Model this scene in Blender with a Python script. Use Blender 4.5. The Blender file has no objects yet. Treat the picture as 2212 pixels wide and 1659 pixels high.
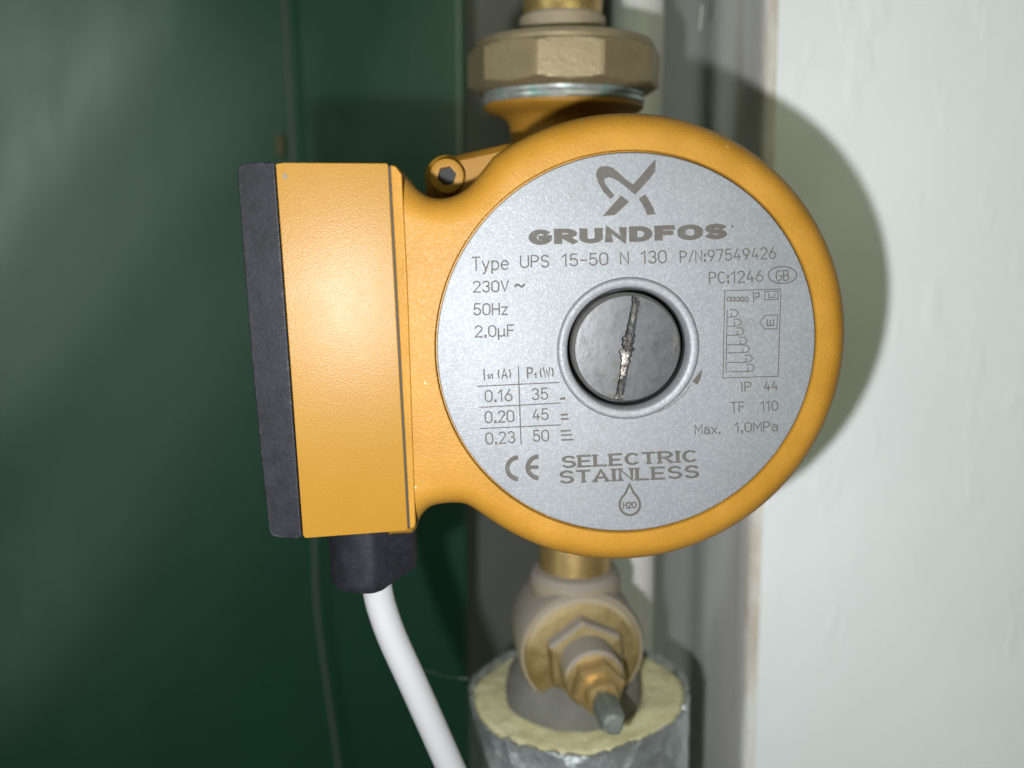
import bpy, bmesh, math, random
import numpy as np
from mathutils import Vector, Matrix, Euler
random.seed(7); rng = np.random.default_rng(7)
MM = 0.001
R = math.radians
scene = bpy.context.scene
col = scene.collection

# ------------------------------------------------------------------ camera, world, lights, exposure
PITCH = R(5.5)
FPX = 1661.0                      # focal length in pixels of a 2212 x 1659 picture
cam_d = bpy.data.cameras.new('camera'); cam = bpy.data.objects.new('camera', cam_d); col.objects.link(cam)
cam_d.sensor_width = 36.0; cam_d.lens = 36.0 * FPX / 2212.0
cam_d.clip_start = 0.005; cam_d.clip_end = 20
cam.location = (0, 0, 0); cam.rotation_euler = (R(90) - PITCH, 0, 0)
cam_d.dof.use_dof = True; cam_d.dof.focus_distance = 0.154; cam_d.dof.aperture_fstop = 11.0
scene.camera = cam

w = bpy.data.worlds.new('World'); scene.world = w; w.use_nodes = True
w.node_tree.nodes['Background'].inputs[0].default_value = (0.80, 0.95, 0.70, 1)
w.node_tree.nodes['Background'].inputs[1].default_value = 0.02

def lamp(name, kind, loc, power, color, **kw):
    d = bpy.data.lights.new(name, kind); d.energy = power; d.color = color
    for k, v in kw.items(): setattr(d, k, v)
    o = bpy.data.objects.new(name, d); col.objects.link(o); o.location = loc
    return o
def aim(o, target, roll=0.0):
    q = (Vector(target) - o.location).to_track_quat('-Z', 'Y')
    o.rotation_euler = (q.to_matrix() @ Matrix.Rotation(roll, 3, 'Z')).to_euler()
# the phone's flash beside the lens, the room's lamp behind the photographer, and two added sheen lights
lamp('phone_flash', 'POINT', (-0.0186, 0.0, -0.0162), 2.95, (0.955, 0.975, 1.0), shadow_soft_size=0.0022)
o = lamp('room_lamp', 'AREA', (0.45, -1.1, 0.75), 5.0, (0.93, 1.0, 0.66), shape='DISK', size=0.9); aim(o, (0.05, 0.25, 0))
o = lamp('added_sheen_light', 'AREA', (-1.02, -0.55, 0.25), 2.7, (0.86, 1.0, 0.86), shape='RECTANGLE', size=0.16, size_y=1.0)  # added light, no known lamp; its reflection makes the green panel's diagonal sheen
aim(o, (-0.33, 0.5, 0.08), roll=R(-33))
o = lamp('added_sheen_light', 'AREA', (-0.80, -0.55, -0.30), 0.6, (0.86, 1.0, 0.86), shape='RECTANGLE', size=0.20, size_y=1.0)  # second added light, below the lens, for the panel's lower glow
aim(o, (-0.25, 0.5, -0.10), roll=R(-33))

vs = scene.view_settings
vs.view_transform = 'Standard'; vs.look = 'None'; vs.exposure = 0.0; vs.gamma = 1.0; vs.use_curve_mapping = False

# ------------------------------------------------------------------ pixel helpers
CP, SP = math.cos(PITCH), math.sin(PITCH)
def ray(px, py):
    dx = (px - 1106) / FPX; dy = (829.5 - py) / FPX
    return Vector((dx, CP + dy * SP, -SP + dy * CP))
def at(px, py, Y):
    r = ray(px, py); return r * (Y / r.y)
def at_x(px, py, X):
    r = ray(px, py); return r * (X / r.x)

# pump frame: local x right, local y backwards from the nameplate, local z up
P_ORIGIN = at(1356.5, 755, 0.150)
P_ROT = Euler((R(4.0), R(-2.1), R(2.0)), 'XYZ')
P_M = Matrix.Translation(P_ORIGIN) @ P_ROT.to_matrix().to_4x4()
P_I = P_M.inverted(); P_R3 = P_I.to_3x3(); CAM_L = P_I @ Vector((0, 0, 0))
def L(px, py, d):
    """pixel + depth behind the nameplate (mm) -> local (x, z) in mm"""
    r = P_R3 @ ray(px, py)
    t = (d * MM - CAM_L.y) / r.y
    p = CAM_L + r * t
    return (p.x / MM, p.z / MM)

# ------------------------------------------------------------------ object helpers
def obj(name, verts, faces, mat, parent=None, smooth=True, angle=38):
    me = bpy.data.meshes.new(name); me.from_pydata([tuple(v) for v in verts], [], faces); me.update()
    bm = bmesh.new(); bm.from_mesh(me); bmesh.ops.recalc_face_normals(bm, faces=bm.faces); bm.to_mesh(me); bm.free()
    return link(name, me, mat, parent, smooth, angle)
def link(name, me, mat, parent=None, smooth=True, angle=38):
    me.materials.append(mat)
    o = bpy.data.objects.new(name, me); col.objects.link(o)
    if parent: o.parent = parent
    if smooth:
        me.polygons.foreach_set('use_smooth', [True] * len(me.polygons))
        me.set_sharp_from_angle(angle=R(angle))
    return o
def tag(o, label, cat, group=None):
    o['label'] = label; o['category'] = cat
    if group: o['group'] = group
    return o
def empty(name, label, cat, mtx=None, group=None):
    o = bpy.data.objects.new(name, None); col.objects.link(o); o.empty_display_size = 0.01
    if mtx is not None: o.matrix_world = mtx
    return tag(o, label, cat, group)
def structure(o): o['kind'] = 'structure'; return o
def bevel(o, width, seg=3, angle=30):
    m = o.modifiers.new('bevel', 'BEVEL'); m.width = width; m.segments = seg; m.limit_method = 'ANGLE'; m.angle_limit = R(angle)
    m.harden_normals = True
    return o

class MB:
    def __init__(s): s.v = []; s.f = []
    def add(s, vs_, fs):
        b = len(s.v); s.v += [tuple(v) for v in vs_]; s.f += [tuple(i + b for i in f) for f in fs]
    def rings(s, rings, cap0=True, cap1=True, closed=True):
        n = len(rings[0]); vs_ = [p for r in rings for p in r]; fs = []
        for i in range(len(rings) - 1):
            for j in range(n if closed else n - 1):
                a = i * n + j; b = i * n + (j + 1) % n
                fs.append((a, b, b + n, a + n))
        if cap0: fs.append(tuple(range(n))[::-1])
        if cap1: fs.append(tuple(range((len(rings) - 1) * n, len(rings) * n)))
        s.add(vs_, fs)
    def lathe(s, prof, axis='z', seg=64, origin=(0, 0, 0), cap0=True, cap1=True, wob=None, sides=None, phase=0.0, cone=None):
        """prof: list of (radius, position along axis) in mm"""
        rr = []
        for k, (r, a) in enumerate(prof):
            ring = []
            n = seg
            for j in range(n):
                t = 2 * math.pi * j / n
                q = r
                if sides:   # polygon with flats, r = corner radius
                    m = (t - phase) % (2 * math.pi / sides) - math.pi / sides
                    q = r * math.cos(math.pi / sides) / math.cos(m)
                if cone: q = min(q, cone(a))
                if wob: q = q * wob(t, a)
                x, y = q * math.cos(t), q * math.sin(t)
                if axis == 'z': p = (x, y, a)
                else: p = (x, a, y)          # axis y (towards / from the camera)
                ring.append((origin[0] + p[0] * MM, origin[1] + p[1] * MM, origin[2] + p[2] * MM))
            rr.append(ring)
        s.rings(rr, cap0, cap1)
    def tube(s, pts, rad, seg=20, cap=True):
        pts = [Vector(p) for p in pts]; rr = []; ref = None
        for i, p in enumerate(pts):
            t = (pts[min(i + 1, len(pts) - 1)] - pts[max(i - 1, 0)]).normalized()
            if ref is None:
                ref = t.orthogonal().normalized()
            ref = (ref - t * ref.dot(t)).normalized(); b = t.cross(ref)
            r = rad[i] if isinstance(rad, (list, tuple)) else rad
            rr.append([p + (ref * math.cos(a) + b * math.sin(a)) * r for a in [2 * math.pi * j / seg for j in range(seg)]])
        s.rings(rr, cap, cap)
    def build(s, name, mat, parent=None, smooth=True, angle=38): return obj(name, s.v, s.f, mat, parent, smooth, angle)

def catmull(pts, n=10):
    pts = [Vector(p) for p in pts]; out = []
    for i in range(len(pts) - 1):
        p0 = pts[max(i - 1, 0)]; p1 = pts[i]; p2 = pts[i + 1]; p3 = pts[min(i + 2, len(pts) - 1)]
        for k in range(n):
            t = k / n
            out.append(0.5 * ((2 * p1) + (p2 - p0) * t + (2 * p0 - 5 * p1 + 4 * p2 - p3) * t * t + (3 * p1 - p0 - 3 * p2 + p3) * t ** 3))
    out.append(pts[-1]); return out

# ------------------------------------------------------------------ materials
class NT:
    def __init__(s, name):
        s.m = bpy.data.materials.new(name); s.m.use_nodes = True
        s.t = s.m.node_tree; s.b = s.t.nodes['Principled BSDF']; s.co = s.t.nodes.new('ShaderNodeTexCoord')
    def n(s, kind, **kw):
        x = s.t.nodes.new('ShaderNode' + kind)
        for k, v in kw.items():
            if k in x.inputs.keys(): x.inputs[k].default_value = v
            else: setattr(x, k, v)
        return x
    def l(s, a, b): s.t.links.new(a, b)
    def noise(s, scale, detail=3, rough=0.55, stretch=None, rot=None, coord='Object', dist=0.0):
        x = s.n('TexNoise'); x.inputs['Scale'].default_value = scale; x.inputs['Detail'].default_value = detail
        x.inputs['Roughness'].default_value = rough; x.inputs['Distortion'].default_value = dist
        if stretch or rot:
            mp = s.n('Mapping'); mp.inputs['Scale'].default_value = stretch or (1, 1, 1)
            mp.inputs['Rotation'].default_value = rot or (0, 0, 0)
            s.l(s.co.outputs[coord], mp.inputs['Vector']); s.l(mp.outputs[0], x.inputs['Vector'])
        else: s.l(s.co.outputs[coord], x.inputs['Vector'])
        return x.outputs['Fac']
    def ramp(s, fac, stops):
        x = s.n('ValToRGB'); e = x.color_ramp.elements
        e[0].position, e[0].color = stops[0][0], (*stops[0][1], 1); e[1].position, e[1].color = stops[-1][0], (*stops[-1][1], 1)
        for p, c in stops[1:-1]:
            k = e.new(p); k.color = (*c, 1)
        s.l(fac, x.inputs[0]); return x.outputs[0]
    def mix(s, fac, a, b, kind='MIX'):
        x = s.n('Mix'); x.data_type = 'RGBA'; x.blend_type = kind
        for sock, v in ((x.inputs[0], fac), (x.inputs[6], a), (x.inputs[7], b)):
            if isinstance(v, (int, float)): sock.default_value = v
            elif isinstance(v, tuple): sock.default_value = (*v, 1)
            else: s.l(v, sock)
        return x.outputs[2]
    def bump(s, h, strength, dist, prev=None):
        x = s.n('Bump'); x.inputs['Strength'].default_value = strength; x.inputs['Distance'].default_value = dist
        s.l(h, x.inputs['Height'])
        if prev is not None: s.l(prev, x.inputs['Normal'])
        return x.outputs[0]
    def rng(s, fac, a, b, lo, hi):
        x = s.n('MapRange'); x.inputs[1].default_value = a; x.inputs[2].default_value = b; x.inputs[3].default_value = lo; x.inputs[4].default_value = hi
        s.l(fac, x.inputs[0]); return x.outputs[0]
    def set(s, base=None, rough=None, metal=None, normal=None, spec=None, coat=None, sheen=None):
        for k, v in (('Base Color', base), ('Roughness', rough), ('Metallic', metal), ('Normal', normal), ('Specular IOR Level', spec), ('Coat Weight', coat), ('Sheen Weight', sheen)):
            if v is None: continue
            if isinstance(v, (int, float)): s.b.inputs[k].default_value = v
            elif isinstance(v, tuple): s.b.inputs[k].default_value = (*v, 1)
            else: s.l(v, s.b.inputs[k])
        return s.m
BK = (0, 0, 0); WH = (1, 1, 1)

def m_paint_cast():           # textured yellow paint on the motor casting
    t = NT('yellow textured paint')
    grain = t.noise(2600, 2, 0.5); big = t.noise(90, 4); sp = t.noise(700, 2)
    c = t.mix(t.ramp(big, [(0.3, BK), (0.7, WH)]), (0.238, 0.113, 0.0115), (0.288, 0.142, 0.019))
    c = t.mix(t.ramp(t.noise(170, 6, 0.75), [(0.62, BK), (0.80, (0.45, 0.45, 0.45))]), c, (0.17, 0.085, 0.015))
    c = t.mix(t.ramp(sp, [(0.73, BK), (0.78, WH)]), c, (0.20, 0.10, 0.02))
    c = t.mix(t.ramp(t.noise(520, 3, 0.6), [(0.735, BK), (0.76, WH)]), c, (0.55, 0.45, 0.30))
    nb = t.bump(grain, 0.45, 0.00022)
    return t.set(base=c, rough=t.rng(grain, 0.3, 0.7, 0.40, 0.56), normal=nb, spec=0.20)
def m_paint_box():            # smoother yellow plastic
    t = NT('yellow satin plastic')
    grain = t.noise(3600, 2, 0.5); big = t.noise(60, 4)
    c = t.mix(big, (0.205, 0.102, 0.0115), (0.23, 0.116, 0.014))
    dirt = t.noise(240, 5, 0.7)
    c = t.mix(t.ramp(dirt, [(0.70, BK), (0.80, (0.6, 0.6, 0.6))]), c, (0.24, 0.13, 0.035))
    nb = t.bump(grain, 0.40, 0.00008)
    return t.set(base=c, rough=t.rng(big, 0.3, 0.7, 0.31, 0.36), normal=nb, spec=0.115)
def m_black():
    t = NT('black dusty plastic')
    g = t.noise(1300, 3); d = t.noise(260, 6, 0.75); sc = t.noise(900, 5, 0.8)
    c = t.mix(t.ramp(d, [(0.40, BK), (0.75, WH)]), (0.008, 0.008, 0.0105), (0.014, 0.014, 0.019))
    c = t.mix(t.ramp(sc, [(0.66, BK), (0.76, WH)]), c, (0.09, 0.09, 0.088))
    bv = t.n('Bevel'); bv.samples = 6; bv.inputs['Radius'].default_value = 0.0011
    gm = t.n('NewGeometry'); dt = t.n('VectorMath', operation='DOT_PRODUCT'); t.l(bv.outputs[0], dt.inputs[0]); t.l(gm.outputs['Normal'], dt.inputs[1])
    ed = t.rng(dt.outputs['Value'], 0.985, 0.90, 0.0, 1.0)
    wn = t.ramp(t.noise(700, 5, 0.8), [(0.54, BK), (0.64, WH)])
    c = t.mix(t.mix(1.0, wn, ed, 'MULTIPLY'), c, (0.09, 0.09, 0.088))
    return t.set(base=c, rough=t.rng(d, 0.3, 0.7, 0.45, 0.65), normal=t.bump(g, 0.28, 0.00025), spec=0.25)
def m_plate():
    t = NT('sparkling grey nameplate metal')
    vo = t.n('TexVoronoi'); vo.inputs['Scale'].default_value = 2400; t.l(t.co.outputs['Object'], vo.inputs['Vector'])
    g = t.noise(3600, 2, 0.6); big = t.noise(45, 4, 0.6)
    c = t.mix(t.ramp(big, [(0.3, BK), (0.7, WH)]), (0.150, 0.158, 0.167), (0.176, 0.184, 0.192))
    st = t.noise(70, 5, 0.7)
    c = t.mix(t.ramp(st, [(0.58, BK), (0.80, (0.6, 0.6, 0.6))]), c, (0.115, 0.108, 0.095))
    c = t.mix(0.22, c, t.ramp(vo.outputs['Color'], [(0.0, (0.11, 0.117, 0.124)), (0.5, (0.15, 0.157, 0.164)), (1.0, (0.33, 0.335, 0.34))]))
    nb = t.bump(g, 0.5, 0.00014)
    return t.set(base=c, rough=0.52, metal=0.28, normal=nb, spec=0.25)
def m_etch():
    t = NT('etched grey brown lettering')
    g = t.noise(900, 3); wear = t.ramp(t.noise(330, 5, 0.7), [(0.53, BK), (0.80, (0.4, 0.4, 0.4))])
    return t.set(base=t.mix(wear, t.mix(g, (0.046, 0.040, 0.034), (0.070, 0.062, 0.053)), (0.125, 0.125, 0.125)), rough=0.7, metal=0.0, spec=0.3)
def m_screw():
    t = NT('worn steel screw')
    g = t.noise(300, 6, 0.75); st = t.noise(900, 3, 0.6, stretch=(1, 1, 0.12)); f = t.noise(1600, 2)
    c = t.mix(t.ramp(g, [(0.25, BK), (0.75, WH)]), (0.09, 0.09, 0.095), (0.21, 0.21, 0.215))
    wv = t.n('TexWave', wave_type='RINGS', rings_direction='Y'); wv.inputs['Scale'].default_value = 900; wv.inputs['Distortion'].default_value = 3.0; wv.inputs['Detail'].default_value = 2
    t.l(t.co.outputs['Object'], wv.inputs['Vector'])
    rust = t.noise(160, 5, 0.7)
    c = t.mix(t.ramp(rust, [(0.57, BK), (0.66, WH)]), c, (0.20, 0.185, 0.165))
    nb = t.bump(g, 0.20, 0.0002, t.bump(wv.outputs['Fac'], 0.05, 0.00006))
    return t.set(base=c, rough=t.rng(g, 0.3, 0.7, 0.40, 0.25), metal=0.9, normal=nb)
def m_screw_side():
    t = NT('dark steel'); g = t.noise(500, 4)
    return t.set(base=t.mix(g, (0.10, 0.098, 0.09), (0.19, 0.185, 0.17)), rough=0.5, metal=0.5, normal=t.bump(g, 0.3, 0.0002))
def m_slot():
    t = NT('rusty slot'); g = t.noise(420, 5, 0.7)
    return t.set(base=t.ramp(g, [(0.42, (0.012, 0.012, 0.011)), (0.56, (0.045, 0.040, 0.034)), (0.68, (0.45, 0.40, 0.36))]), rough=0.4, metal=0.6, normal=t.bump(g, 0.9, 0.0006))
def m_dark(name='dark gap', c=(0.012, 0.012, 0.012)):
    t = NT(name); return t.set(base=c, rough=0.7)
def m_brass(name, dust=0.5, dull=(0.30, 0.22, 0.105), dustc=(0.24, 0.195, 0.165), metal=0.75, rough=0.36, lo=-0.1, hi=0.55):
    t = NT(name)
    g = t.noise(220, 5, 0.65); f = t.noise(900, 3)
    geo = t.n('NewGeometry'); sep = t.n('SeparateXYZ'); t.l(geo.outputs['True Normal'], sep.inputs[0])
    up = t.rng(sep.outputs['Z'], lo, hi, 0.0, 1.0)     # dust settles on what faces up
    ad = t.n('Math', operation='ADD'); t.l(up, ad.inputs[0]); t.l(t.rng(g, 0.35, 0.65, -0.06, 0.10), ad.inputs[1])
    mu = t.n('Math', operation='MULTIPLY', use_clamp=True); t.l(ad.outputs[0], mu.inputs[0]); mu.inputs[1].default_value = dust
    c0 = t.mix(g, tuple(0.75 * v for v in dull), tuple(1.15 * v for v in dull))
    c0 = t.mix(t.ramp(t.noise(140, 5, 0.7), [(0.66, BK), (0.76, (0.4, 0.4, 0.4))]), c0, (0.10, 0.17, 0.14))
    c = t.mix(mu.outputs[0], c0, dustc)
    return t.set(base=c, rough=t.rng(mu.outputs[0], 0, 1, rough, 0.9), metal=t.rng(mu.outputs[0], 0, 0.6, metal, 0.0), normal=t.bump(f, 0.35, 0.0003, t.bump(g, 0.2, 0.0006)))
def m_wall():
    t = NT('rough white wall paint')
    a = t.noise(55, 3, 0.5, stretch=(1.3, 1, 0.55), rot=(0, R(28), 0)); b = t.noise(190, 4, 0.6, stretch=(1.2, 1, 0.6), rot=(0, R(28), 0)); c_ = t.noise(16, 3)
    dents = t.ramp(a, [(0.58, BK), (0.72, WH)])
    nb = t.bump(c_, 0.25, 0.006, t.bump(dents, 0.27, 0.0012, t.bump(b, 0.13, 0.0009)))
    c = t.mix(c_, (0.87, 0.905, 0.935), (0.90, 0.93, 0.96))
    sp = t.noise(75, 6, 0.75)
    c = t.mix(t.ramp(sp, [(0.72, BK), (0.80, (0.6, 0.6, 0.6))]), c, (0.60, 0.60, 0.56))
    return t.set(base=c, rough=0.5, normal=nb, spec=0.35)
def m_jamb():
    t = NT('worn grey painted jamb')
    g = t.noise(40, 5, 0.6, stretch=(1, 1, 0.10)); f = t.noise(350, 4, 0.6, stretch=(1, 1, 0.15)); big = t.noise(9, 3)
    c = t.mix(big, (0.88, 0.86, 0.84), (0.94, 0.92, 0.90))
    c = t.mix(t.ramp(g, [(0.56, BK), (0.70, WH)]), c, (0.72, 0.68, 0.61))
    return t.set(base=c, rough=0.6, normal=t.bump(f, 0.25, 0.0006, t.bump(g, 0.3, 0.002)))
def m_wood():
    t = NT('chipped paint edge'); g = t.noise(60, 5, 0.7, stretch=(1, 1, 0.25)); f = t.noise(300, 3)
    c = t.ramp(g, [(0.34, (0.46, 0.38, 0.29)), (0.48, (0.66, 0.61, 0.54)), (0.60, (0.80, 0.79, 0.76))])
    return t.set(base=c, rough=0.65, normal=t.bump(f, 0.4, 0.0008))
def m_green():
    t = NT('dark green gloss paint')
    g = t.noise(14, 4, 0.6); f = t.noise(500, 3)
    c = t.mix(g, (0.011, 0.060, 0.031), (0.016, 0.076, 0.043))
    sm = t.noise(26, 5, 0.7, stretch=(1.5, 1, 0.5), rot=(0, R(-35), 0))
    c = t.mix(t.ramp(sm, [(0.66, BK), (0.80, (0.25, 0.25, 0.25))]), c, (0.10, 0.12, 0.10))
    return t.set(base=c, rough=t.rng(sm, 0.3, 0.7, 0.27, 0.33), normal=t.bump(f, 0.05, 0.0005), spec=0.9)
def m_plain(name, c, rough=0.6, var=0.12, scale=40, metal=0.0, bump=0.2, spec=0.5):
    t = NT(name); g = t.noise(scale, 4, 0.6)
    return t.set(base=t.mix(g, tuple(v * (1 - var) for v in c), tuple(min(1, v * (1 + var)) for v in c)), rough=rough, metal=metal, normal=t.bump(g, bump, 0.02 / scale), spec=spec)
def m_wool():
    t = NT('yellow glass wool'); g = t.noise(120, 5, 0.7); f = t.noise(900, 4, 0.7)
    c = t.mix(t.ramp(g, [(0.3, BK), (0.7, WH)]), (0.52, 0.48, 0.26), (0.70, 0.66, 0.42))
    return t.set(base=c, rough=0.95, normal=t.bump(f, 0.6, 0.0015, t.bump(g, 0.5, 0.003)), spec=0.1)
def m_foil():
    t = NT('crinkled foil'); vo = t.n('TexVoronoi'); vo.inputs['Scale'].default_value = 130; t.l(t.co.outputs['Object'], vo.inputs['Vector'])
    g = t.noise(170, 5, 0.7)
    nb = t.bump(vo.outputs['Distance'], 0.5, 0.003, t.bump(g, 0.5, 0.003))
    return t.set(base=t.mix(g, (0.36, 0.39, 0.40), (0.62, 0.66, 0.68)), rough=0.33, metal=0.72, normal=nb)
def m_thread():
    t = NT('teal stained steel washer'); g = t.noise(120, 5, 0.6)
    c = t.ramp(g, [(0.40, (0.34, 0.35, 0.33)), (0.54, (0.45, 0.47, 0.45)), (0.60, (0.24, 0.40, 0.37)), (0.66, (0.48, 0.52, 0.50))])
    return t.set(base=c, rough=0.33, metal=0.6, normal=t.bump(g, 0.4, 0.0006))

M = dict(cast=m_paint_cast(), box=m_paint_box(), black=m_black(), plate=m_plate(), etch=m_etch(), screw=m_screw(), screw_side=m_screw_side(),
         slot=m_slot(), gap=m_dark(), brass=m_brass('dull brass', 0.35, (0.235, 0.185, 0.10), metal=0.45, rough=0.5), dusty=m_brass('dusty brass', 1.0, (0.37, 0.27, 0.10), (0.27, 0.235, 0.20)),
         caked=m_brass('dust caked brass', 1.0, (0.30, 0.22, 0.10), (0.235, 0.205, 0.17), lo=-0.75, hi=0.45),
         bright=m_brass('bright brass', 0.12, (0.48, 0.33, 0.13)), wall=m_wall(), jamb=m_jamb(), wood=m_wood(), green=m_green(),
         cable=m_plain('white cable sheath', (0.37, 0.365, 0.38), 0.45, 0.03, 60, bump=0.05), pipe=m_plain('grey white painted pipe', (0.62, 0.60, 0.58), 0.5, 0.1, 30),
         back=m_plain('dim grey plaster', (0.42, 0.42, 0.38), 0.85, 0.15, 12), cord=m_plain('grey twisted cord', (0.10, 0.125, 0.112), 0.8, 0.2, 200),
         wool=m_wool(), foil=m_foil(), thread=m_thread(), spindle=m_plain('grey corroded spindle', (0.16, 0.18, 0.16), 0.55, 0.45, 350, 0.35, 0.8),
         patina=m_plain('grey green dusty brass', (0.125, 0.122, 0.105), 0.85, 0.45, 160), web=m_plain('pale cobweb', (0.55, 0.56, 0.52), 0.9),
         ochre=m_plain('ochre smear', (0.11, 0.085, 0.035), 0.7, 0.3, 150))

# ------------------------------------------------------------------ setting
def grid_sheet(name, fn, nu, nv, mat, angle=60):
    vs_ = [fn(i / nu, j / nv) for j in range(nv + 1) for i in range(nu + 1)]
    fs = [(j * (nu + 1) + i, j * (nu + 1) + i + 1, (j + 1) * (nu + 1) + i + 1, (j + 1) * (nu + 1) + i) for j in range(nv) for i in range(nu)]
    return obj(name, vs_, fs, mat, None, True, angle)

def smooth_noise(seed, n=24):
    r = np.random.default_rng(seed); ph = r.uniform(0, 6.28, n); fx = r.normal(0, 1, (n, 2))
    return lambda x, y, s: float(np.mean(np.sin(fx[:, 0] * x * s + fx[:, 1] * y * s + ph)))
n1, n2, n3 = smooth_noise(1), smooth_noise(2), smooth_noise(3)

W_Y, W_X, Z0, Z1 = 0.295, 0.0935, -0.42, 0.42
CH = 0.0048                                    # chipped corner
def edge_wave(z): return 0.0009 * n1(z * 1000, 0, 0.12) + 0.0012 * n2(z * 1000, 3, 0.03)
def wall_fn(u, v):
    z = Z0 + (Z1 - Z0) * v; x0 = W_X + CH + edge_wave(z) * 0.6
    x = x0 + (0.42 - x0) * (u ** 1.3)
    y = W_Y + 0.0010 * n3(x * 1000, z * 1000, 0.035) * min(1, u * 8)
    return (x, y, z)
structure(grid_sheet('wall_right', wall_fn, 80, 160, M['wall']))
def edge_fn(u, v):
    z = Z0 + (Z1 - Z0) * v; x0 = W_X + CH + edge_wave(z) * 0.6
    a = (W_X, W_Y + CH + edge_wave(z + 1) * 1.2); b = (x0, W_Y)
    k = math.sin(u * math.pi) * 0.0010
    return (a[0] + (b[0] - a[0]) * u - k, a[1] + (b[1] - a[1]) * u - k, z)
structure(grid_sheet('wall_corner', edge_fn, 6, 220, M['wood']))
def jamb_fn(u, v):
    z = Z0 + (Z1 - Z0) * v; y0 = W_Y + CH + edge_wave(z + 1) * 1.2
    return (W_X + 0.0006 * n1(z * 1000, u * 300, 0.03) * (1 if 0 < u else 0), y0 + (0.82 - y0) * u, z)
structure(grid_sheet('wall_jamb', jamb_fn, 30, 120, M['jamb']))
structure(obj('wall_back', [(-0.35, 0.80, Z0), (0.12, 0.80, Z0), (0.12, 0.80, Z1), (-0.35, 0.80, Z1)], [(0, 1, 2, 3)], M['back'], None, False))

G_Y = 0.505; G_X1 = at(1008, 700, G_Y).x
dirv = Vector((0.62, 0.78)).normalized()        # diagonal waves added to the panel to streak its reflections
def green_fn(u, v):
    if u > 1: pass
    x = -0.48 + (G_X1 + 0.48) * u; z = -0.36 + 0.74 * v
    s = x * dirv.y - z * dirv.x
    y = G_Y + 0.0030 * n2(s * 1000, (x + z) * 60, 0.028) * min(1.0, (1 - u) * 4)
    if u >= 1: y = G_Y
    return (x, y, z)
gp = grid_sheet('wall_green_panel', green_fn, 90, 60, M['green'], 80); structure(gp)
gs = gp.modifiers.new('thickness', 'SOLIDIFY'); gs.thickness = 0.003; gs.offset = 1.0 if gp.data.polygons[0].normal.y < 0 else -1.0
gs.offset = -1.0 if gp.data.polygons[0].normal.y < 0 else 1.0

# ------------------------------------------------------------------ pump
pump = empty('circulation_pump', 'mustard yellow circulation pump with round grey nameplate and side terminal box', 'pump', P_M)
def l3(px, py, d):
    x, z = L(px, py, d); return (x * MM, d * MM, z * MM)

# --- motor housing: outline (disc + neck flaring to the terminal box), rounded front edge
R_OUT, R_PL = 45.3, 37.35
D_RIM = 7.2
top_neck = [L(x, y, 8) for x, y in [(1046, 372), (1022, 395), (1000, 414), (980, 424), (955, 429), (930, 426), (908, 414), (890, 397), (878, 381), (868, 369), (856, 361), (842, 357)]]
bot_neck = [L(x, y, 8) for x, y in [(883, 1143), (892, 1143), (900, 1138), (905, 1125), (912, 1109), (924, 1094), (940, 1084), (962, 1080), (985, 1079), (1005, 1081), (1022, 1090), (1046, 1108)]]
def fine(poly, n=6): return [(p.x, p.y) for p in catmull([(a, b, 0) for a, b in poly], n)]
tn = fine(top_neck); bn = fine(bot_neck)
a0 = math.atan2(top_neck[0][1], top_neck[0][0]); a1 = math.atan2(bot_neck[-1][1], bot_neck[-1][0])
a0 -= R(4); a1 += R(4)
arc = [(R_OUT * math.cos(a), R_OUT * math.sin(a)) for a in np.linspace(a1, a0, 150)]
tn2 = fine([arc[-1]] + top_neck[1:], 6)[1:]; bn2 = fine(bot_neck[:-1] + [arc[0]], 6)[:-1]
out = np.array(arc + tn2 + [L(800, 358, 8), L(840, 1146, 8)] + bn2)
# resample evenly
def resample(P, n):
    Q = np.vstack([P, P[:1]]); seg = np.linalg.norm(np.diff(Q, axis=0), axis=1); s = np.concatenate([[0], np.cumsum(seg)])
    t = np.linspace(0, s[-1], n, endpoint=False)
    return np.stack([np.interp(t, s, Q[:, 0]), np.interp(t, s, Q[:, 1])], 1)
out = resample(out, 420)
def sdf(P, poly):
    A = poly; B = np.roll(poly, -1, 0); AB = B - A
    AP = P[:, None, :] - A[None]; t = np.clip((AP * AB[None]).sum(2) / (AB ** 2).sum(1)[None], 0, 1)
    C = A[None] + t[..., None] * AB[None]; D = P[:, None, :] - C; dd = np.sqrt((D ** 2).sum(2)); k = dd.argmin(1)
    d = dd[np.arange(len(P)), k]; g = D[np.arange(len(P)), k] / np.maximum(d[:, None], 1e-9)
    x0, y0, x1, y1 = A[:, 0][None], A[:, 1][None], B[:, 0][None], B[:, 1][None]; px, py = P[:, :1], P[:, 1:]
    cr = ((y0 > py) != (y1 > py)) & (px < (x1 - x0) * (py - y0) / np.where(y1 == y0, 1e-9, y1 - y0) + x0)
    sg = np.where(cr.sum(1) % 2 == 1, 1.0, -1.0)
    return d * sg, g * sg[:, None]
area = 0.5 * np.sum(out[:, 0] * np.roll(out[:, 1], -1) - np.roll(out[:, 0], -1) * out[:, 1])
tan = np.roll(out, -1, 0) - np.roll(out, 1, 0); nrm = np.stack([-tan[:, 1], tan[:, 0]], 1); nrm /= np.linalg.norm(nrm, axis=1)[:, None]
if area < 0: nrm = -nrm
def inset(off):
    if off <= 0: return out.copy()
    P = out + nrm * off
    for _ in range(12):
        d, g = sdf(P, out)
        P = P + g * np.clip(off - d, -0.4, 0.4)[:, None] * 0.8
    return P
loops = []                                     # (inset mm, depth mm): back edge -> front face
prof = [(0.8, 48), (0.3, 30), (0.0, 18), (0.0, D_RIM)]
RA, DA = 5.6, D_RIM - 0.2
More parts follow.
